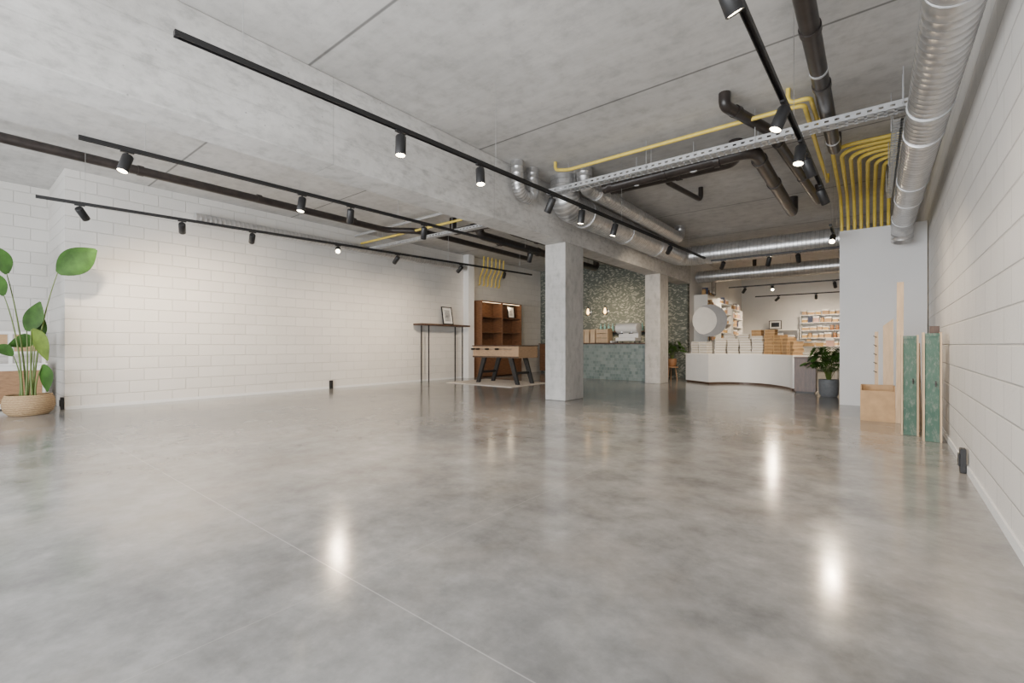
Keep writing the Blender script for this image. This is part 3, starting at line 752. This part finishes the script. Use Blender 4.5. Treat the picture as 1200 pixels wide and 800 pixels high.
inner = [(-.20+.38*math.cos(math.radians(a)), .38*math.sin(math.radians(a))) for a in range(84, -85, -8)]
flat([(x, z) for x, z in outer]+[(x, z) for x, z in inner], -.035, -.0105, .90).obj('crescent', M_grayfab, parent=mo)
flat([(R*math.cos(2*math.pi*k/40), R*math.sin(2*math.pi*k/40)) for k in range(40)], -.01, .01, .90).obj('disc_board', M_palefab, parent=mo)
b = B(); b.cyl((0, 0, .01), (0, 0, .47), .012, 8); b.cyl((0, 0, .0005), (0, 0, .012), .1, 20); b.obj('stand', M_black, parent=mo)

# ------------------------------------------------------------------ shelving units with products
def shelving(loc, rz, w, d, h, n, label, seedgroup):
    o = top('shelving_unit', label, 'shelf', loc, rz, group=seedgroup)
    for s in (-1, 1):
        b = B(); b.box(min(s*w/2, s*(w/2-.025)), 0, .001, max(s*w/2, s*(w/2-.025)), d, h); b.obj('side_panel', M_white, parent=o)
    b = B(); b.box(-w/2+.025, d-.012, .001, w/2-.025, d, h); b.obj('back_panel', M_white, parent=o)
    zs = [.08+(h-.11)*i/n for i in range(n+1)]
    for z in zs:
        b = B(); b.box(-w/2+.025, 0, z, w/2-.025, d-.012, z+.025); b.obj('shelf', M_white, parent=o)
    return [z+.0255 for z in zs[:-1]]+[zs[-1]+.0255]
def proto_all():
    def pbox(mat, w, d, h, label):
        b = B(); b.box(-w/2, -d/2, 0, w/2, d/2, h*.72); b.mi = 1; b.box(-w/2-.004, -d/2-.004, h*.72, w/2+.004, d/2+.004, h)
        return b.obj('gift_box', [mat, M_white], label=label, cat='box', group='goods on the shop shelves')
    def jar(mat, label):
        b = B(); b.lathe([(.05, 0), (.06, .012), (.06, .13), (.045, .15)], 14, cap1=True); b.mi = 1; b.lathe([(.052, .15), (.052, .185)], 14, cap1=True)
        return b.obj('storage_jar', [mat, M_oak], label=label, cat='jar', group='goods on the shop shelves', smooth=True)
    def ubook(mat, label):
        b = B(); b.box(-.018, -.08, 0, -.015, .08, .24); b.box(.015, -.08, 0, .018, .08, .24); b.box(-.015, -.08, 0, .015, -.077, .24)
        b.mi = 1; b.box(-.015, -.077, .003, .015, .075, .236)
        return b.obj('book', [mat, M_pages], label=label, cat='book', group='goods on the shop shelves')
    return [(pbox(M_card, .2, .18, .2, 'kraft gift box with white lid on a shelf'), .22), (pbox(M_ochre, .16, .16, .15, 'ochre gift box with white lid on a shelf'), .18),
            (jar(M_kraft2, 'golden storage jar with wooden lid on a shelf'), .14), (jar(M_terra, 'brown storage jar with wooden lid on a shelf'), .14),
            (pbox(M_pink, .18, .14, .24, 'dusty pink gift box with white lid'), .2), (ubook(M_navy, 'navy book standing upright on a shelf'), .04),
            (ubook(M_kraft2, 'tan book standing upright on a shelf'), .04), (pbox(M_card, .14, .14, .18, 'small kraft gift box with white lid'), .16),
            (pbox(M_kraft2, .22, .18, .14, 'golden gift box with white lid on a shelf'), .24)]
PR = proto_all(); used = set()
def fill(loc, rz, w, d, zs, hmax, dens=.9):
    R = Matrix.Rotation(rz, 3, 'Z')
    for z in zs:
        x = -w/2+.05
        while True:
            k = random.randrange(len(PR)); src, wd = PR[k]
            rep = random.choice((2, 3, 4)) if wd < .1 else 1
            for _ in range(rep):
                if x+wd > w/2-.04: break
                p = Vector(loc)+R @ Vector((x+wd/2, d*.36, z))
                if k in used: dup(src, p, (0, 0, rz))
                else: used.add(k); src.location = p; src.rotation_euler = (0, 0, rz)
                x += wd+.008
            if x+.26 > w/2: break
            x += random.uniform(0, .02)
units = [((-4.4+.401, 15.35, 0), math.pi/2, 1.4, .4, 2.55), ((-4.4+.401, 16.9, 0), math.pi/2, 1.4, .4, 2.4), ((-4.4+.401, 18.6, 0), math.pi/2, 1.5, .4, 2.3)]
for l, rz, w, d, h in units:
    zs = shelving(l, rz, w, d, h, 7, 'tall white shelving unit filled with shop goods', 'white shop shelving units'); fill(l, rz, w, d, zs[3:], h)
for l, rz, w, d, h in (((-3.0, 20.69, 0), 0, 1.4, .4, 1.6), ((-1.25, 20.69, 0), 0, 2.0, .4, 2.15)):
    zs = shelving(l, rz, w, d, h, 7 if h > 2 else 4, 'white shelving unit with boxes against the far wall', 'white shop shelving units'); fill(l, rz, w, d, zs[3:] if h > 2 else zs[2:-1], h)
frame('picture_frame', .44, .34, (-3.1, 20.75, 1.63), (0, 0, 0), 'black framed picture standing on the white shelves', art=M_screen, bw=.025, t=.03)
frame('picture_frame', .45, .6, (-3.995, 15.35, 2.585), (0, 0, math.pi/2), 'black framed print standing on top of the shelving', bw=.03, t=.02)
dt = top('display_table', 'white display table stacked with cardboard boxes', 'table', (-1.9, 16.4, 0))
b = B(); b.box(-1.1, -.4, .92, 1.1, .4, .96); b.obj('table_top', M_white, parent=dt, bevel=.003)
for x in (-1.04, 1.04):
    for y in (-.34, .34):
        b = B(); b.box(x-.025, y-.025, .001, x+.025, y+.025, .92); b.obj('leg', M_white, parent=dt)
for i in range(16):
    src, wd = PR[(0, 8, 1, 4)[i % 4]]
    dup(src, (-2.85+(i % 8)*.26, 16.25+.3*(i//8), .9605), (0, 0, random.uniform(-.1, .1)))

# ------------------------------------------------------------------ plants
def frond_plant(loc, pot, potmat, R, top_z, z0, n, label, leafmat, lw=.05):
    o = top('potted_palm', label, 'plant', loc)
    b = B(); b.lathe(pot, 28); b.obj('pot', potmat, parent=o, smooth=True)
    rr = pot[-1][0]; b = B(); b.lathe([(.001, z0-.02), (rr*.9, z0-.03)], 20, cap0=False); b.obj('soil', M_soil, parent=o)
    st = B(); lf = B()
    for i in range(n):
        a = i*2.399+random.uniform(-.2, .2); u = (i+.5)/n; reach = R*(.45+.55*u)*random.uniform(.85, 1.1); hh = (top_z-z0)*(1.05-.55*u)*random.uniform(.85, 1.05)
        dirh = Vector((math.cos(a), math.sin(a), 0)); P0 = Vector((0, 0, z0-.03))+dirh*.02
        P1 = P0+Vector((0, 0, hh*.95))+dirh*reach*.25; P2 = P0+dirh*reach+Vector((0, 0, hh*.62))
        pts = [P0*(1-s)**2+P1*2*s*(1-s)+P2*s*s for s in [k/12 for k in range(13)]]
        st.sweep(pts, [.006*(1-k/14) for k in range(13)], 5)
        for k in range(4, 13):
            tdir = (pts[min(k+1, 12)]-pts[k-1]).normalized(); sd = tdir.cross(Vector((0, 0, 1))).normalized()
            ll = R*.42*math.sin(math.pi*(k-2.5)/11)+.03
            for sg in (-1, 1): lf.leaf(pts[k], sd*sg+tdir*.7+Vector((0, 0, .1)), ll, lw, .5, .1, 4)
    st.obj('stems', M_stem, parent=o, smooth=True); lf.obj('foliage', leafmat, parent=o, smooth=True)
    return o
frond_plant((-.70, 10.78, 0), [(.13, .001), (.16, .05), (.17, .26), (.165, .33), (.15, .33), (.14, .28)], M_pot, .47, 1.25, .31, 24, 'leafy potted palm in a dark grey pot beside the partition', M_leaf)
ps = top('plant_stool', 'small round wooden plant stool', 'stool', (-4.50, 12.95, 0))
b = B(); b.cyl((0, 0, .36), (0, 0, .39), .17, 24); b.obj('seat', M_oak, parent=ps)
for k in range(3):
    a = k*2.094; b = B(); b.cyl((.15*math.cos(a), .15*math.sin(a), .001), (.10*math.cos(a), .10*math.sin(a), .36), .014, 8); b.obj('leg', M_oak, parent=ps)
frond_plant((-4.50, 12.95, .3905), [(.09, .001), (.12, .04), (.13, .2), (.12, .22), (.11, .2)], M_terra, .38, .95, .2, 16, 'green potted plant in a brown pot on a stool', M_leaf, .04)

sp = top('potted_bird_of_paradise', 'tall plant with paddle leaves in a woven basket', 'plant', (-9.52, .82, 0))
b = B(); b.lathe([(.20, .001), (.25, .05), (.275, .14), (.265, .23), (.24, .29), (.232, .29), (.25, .2), (.24, .1)], 36); b.obj('basket', M_weave, parent=sp, smooth=True)
b = B(); b.lathe([(.001, .24), (.245, .22)], 24, cap0=False); b.obj('soil', M_soil, parent=sp)
rv = Vector((.783, .622, 0)); fv = Vector((-.622, .783, 0))
def bop(r, z, f, ldir, L, W, mat, name='leaf', bendr=.3, droop=.5, base=(0, 0), fold=.18):
    e = rv*r+fv*f+Vector((0, 0, z)); p0 = rv*base[0]+fv*base[1]+Vector((0, 0, .2))
    m = rv*(r*bendr)+fv*f*.3+Vector((0, 0, z*.62))
    pts = [p0*(1-s)**2+m*2*s*(1-s)+e*s*s for s in [k/12 for k in range(13)]]
    b = B(); b.sweep(pts, [.014-.0007*k for k in range(13)], 7); b.obj('stem', M_stem, parent=sp, smooth=True)
    dr = rv*ldir[0]+Vector((0, 0, ldir[1]))+fv*(ldir[2] if len(ldir) > 2 else 0)
    side = dr.cross(fv+Vector((0, 0, .3)))
    b = B(); b.leaf(e, dr, L, W, droop, fold, 12, side=side); b.obj('leaf', mat, parent=sp, smooth=True)
bop(.36, 2.04, .05, (1, .95), .66, .40, M_leaf, droop=.32, base=(.05, 0), fold=.3)
bop(-.32, 2.02, .0, (-.3, 1), .55, .30, M_leaf, droop=.9, base=(-.05, .02))
bop(-.25, 1.7, -.1, (-.45, 1), .5, .26, M_leaf, droop=.7, base=(-.03, -.06))
bop(.02, 1.2, -.05, (.35, 1), .46, .27, M_leaf, droop=.3, base=(.0, -.04))
bop(-.02, 1.02, .08, (-.9, .5), .42, .24, M_leaf, droop=.8, base=(-.06, .04))
bop(.14, 1.22, -.1, (.5, -.8), .5, .27, M_leafy, droop=.2, base=(.08, -.03))
bop(.2, .72, 0, (.15, -.7), .40, .22, M_leaf, droop=.4, base=(.1, .0))
bop(.05, 1.05, .05, (.1, 1), .42, .23, M_leaf, droop=.6, base=(.04, .05))
bop(-.12, .85, -.1, (-.6, .6), .40, .2, M_leaf, droop=.8, base=(-.1, -.04))
ds = top('display_cabinet', 'white box cabinet with white framed top rack', 'display stand', (-10.72, .72, 0))
b = B(); b.box(-.3, -.42, .02, .3, .36, .68); b.obj('cabinet_body', M_white, parent=ds, bevel=.005)
b = B(); b.box(-.32, -.44, .6805, .32, .38, .71); b.obj('cabinet_top', M_white, parent=ds)
for y in (-.40, -.02, .34):
    b = B(); b.box(.28, y-.02, .7105, .31, y+.02, 1.2); b.obj('rack_post', M_white, parent=ds)
for z in (.86, 1.17):
    b = B(); b.box(.3105, -.42, z, .325, .36, z+.035); b.obj('rack_rail', M_white, parent=ds)
for y0, y1 in ((-.37, -.05), (.02, .31)):
    b = B(); b.box(.29, y0, .90, .30, y1, 1.16); b.obj('card', M_card, parent=ds)
b = B(); b.box(.3005, -.38, .1, .318, .32, .6); b.obj('door', M_oak, parent=ds, bevel=.003)

# ------------------------------------------------------------------ boards and boxes at the right wall
pb = top('plywood_box', 'open brown cardboard-coloured plywood box standing on the floor', 'box', (.03, 7.80, 0))
b = B(); b.box(-.18, -.17, .001, -.165, .17, .46); b.box(.165, -.17, .001, .18, .17, .46); b.box(-.165, .155, .001, .165, .17, .46); b.box(-.165, -.17, .001, .165, -.155, .40); b.box(-.165, -.155, .001, .165, .155, .015)
b.obj('box_body', M_card, parent=pb)
b = B(); b.prism([(-.034, -.012), (.034, -.012), (.034, .012), (-.034, .012)], 0, 1.8)
b.obj('wooden_plank', M_ply, label='tall narrow plywood plank leaning by the wall', cat='plank', loc=(.245, 7.62, .002), rot=(math.radians(-1.5), math.radians(.4), 0))
flat([(-.05, 0), (.06, 0), (.06, 1.36), (-.05, 1.26)], -.009, .009, 0).obj('plywood_board', M_ply, label='slim plywood board with slanted top behind the box', cat='board', loc=(.14, 8.04, .002), rot=(math.radians(-3), 0, 0))
pr = top('peg_rail_board', 'thin upright board with small pegs behind the box', 'board', (.02, 8.06, .002))
b = B(); b.box(-.02, -.008, 0, .02, .008, 1.18); b.obj('board', M_ply, parent=pr)
for k in range(5):
    b = B(); b.cyl((-.0, -.008, .62+k*.12), (-.03, -.07, .64+k*.12), .006, 6); b.obj('peg', M_black, parent=pr)
b = B(); b.prism([(-.2, -.008), (.2, -.008), (.2, .008), (-.2, .008)], 0, 1.02)
b.obj('plywood_board', M_ply, label='pale plywood board standing near the wall', cat='board', loc=(.42, 7.2, .002), rot=(math.radians(-1), 0, math.radians(84)))
def gpanel(loc, rz, lab, h):
    o = top('green_door_panel', lab, 'panel', loc, rz, group='green panels leaning on the wall'); 
    b = B(); b.box(-.058, -.04, .002, .058, .05, h); b.obj('panel_core', M_green, parent=o, bevel=.004)
    for s in (-1, 1):
        b = B(); x = s*.066; b.box(x-.0075, -.055, .001, x+.0075, .055, h+.01); b.obj('edge_strip', M_ply, parent=o)
    b = B(); b.box(-.058, -.05, h-.03, .058, -.0405, h); b.box(-.058, -.05, .002, .058, -.0405, .04); b.obj('frame_rail', M_green, parent=o)
    for z in (.60,):
        b = B(); b.cyl((.025, -.0405, z), (.025, -.062, z), .009, 10); b.cyl((.025, -.062, z-.03), (.025, -.062, z+.03), .005, 8); b.obj('latch', M_pipeB, parent=o)
gpanel((.305, 6.74, 0), 0, 'worn green painted panel with pale wooden edges', 1.10)
gpanel((.465, 6.42, 0), 0, 'worn green painted panel with dark latch beside its twin', 1.12)
b = B(); b.prism([(-.04, -.01), (.04, -.01), (.04, .01), (-.04, .01)], 0, 1.2)
b.obj('wooden_plank', M_dkwood, label='dark strip standing behind the green panels', cat='plank', loc=(.50, 6.62, .002))

# ------------------------------------------------------------------ light
w = bpy.data.worlds.new('world'); bpy.context.scene.world = w; w.use_nodes = True
bgd = w.node_tree.nodes['Background']; bgd.inputs[0].default_value = (.93, .965, 1, 1); bgd.inputs[1].default_value = 1.3
def area(name, loc, rot, sx, sy, e, col):
    L = bpy.data.lights.new(name, 'AREA'); L.shape = 'RECTANGLE'; L.size = sx; L.size_y = sy; L.energy = e; L.color = col
    o = bpy.data.objects.new(name, L); C.objects.link(o); o.location = loc; o.rotation_euler = rot; return o
area('storefront_fill', (-3.6, -2.9, 1.4), (math.radians(106), 0, 0), 8.5, 2.4, 820, (.96, .975, 1))  # unseen fill standing in for storefront daylight, tilted up to brighten the ceiling

# ------------------------------------------------------------------ camera
cam = bpy.data.cameras.new('camera'); co = bpy.data.objects.new('camera', cam); C.objects.link(co)
cam.sensor_width = 36; cam.lens = 535/1200*36; cam.shift_y = 4/1200; cam.clip_start = .02; cam.clip_end = 100
co.location = (0, 0, 1.0); co.rotation_euler = (math.pi/2, 0, math.atan2(.622, .783))
bpy.context.scene.camera = co
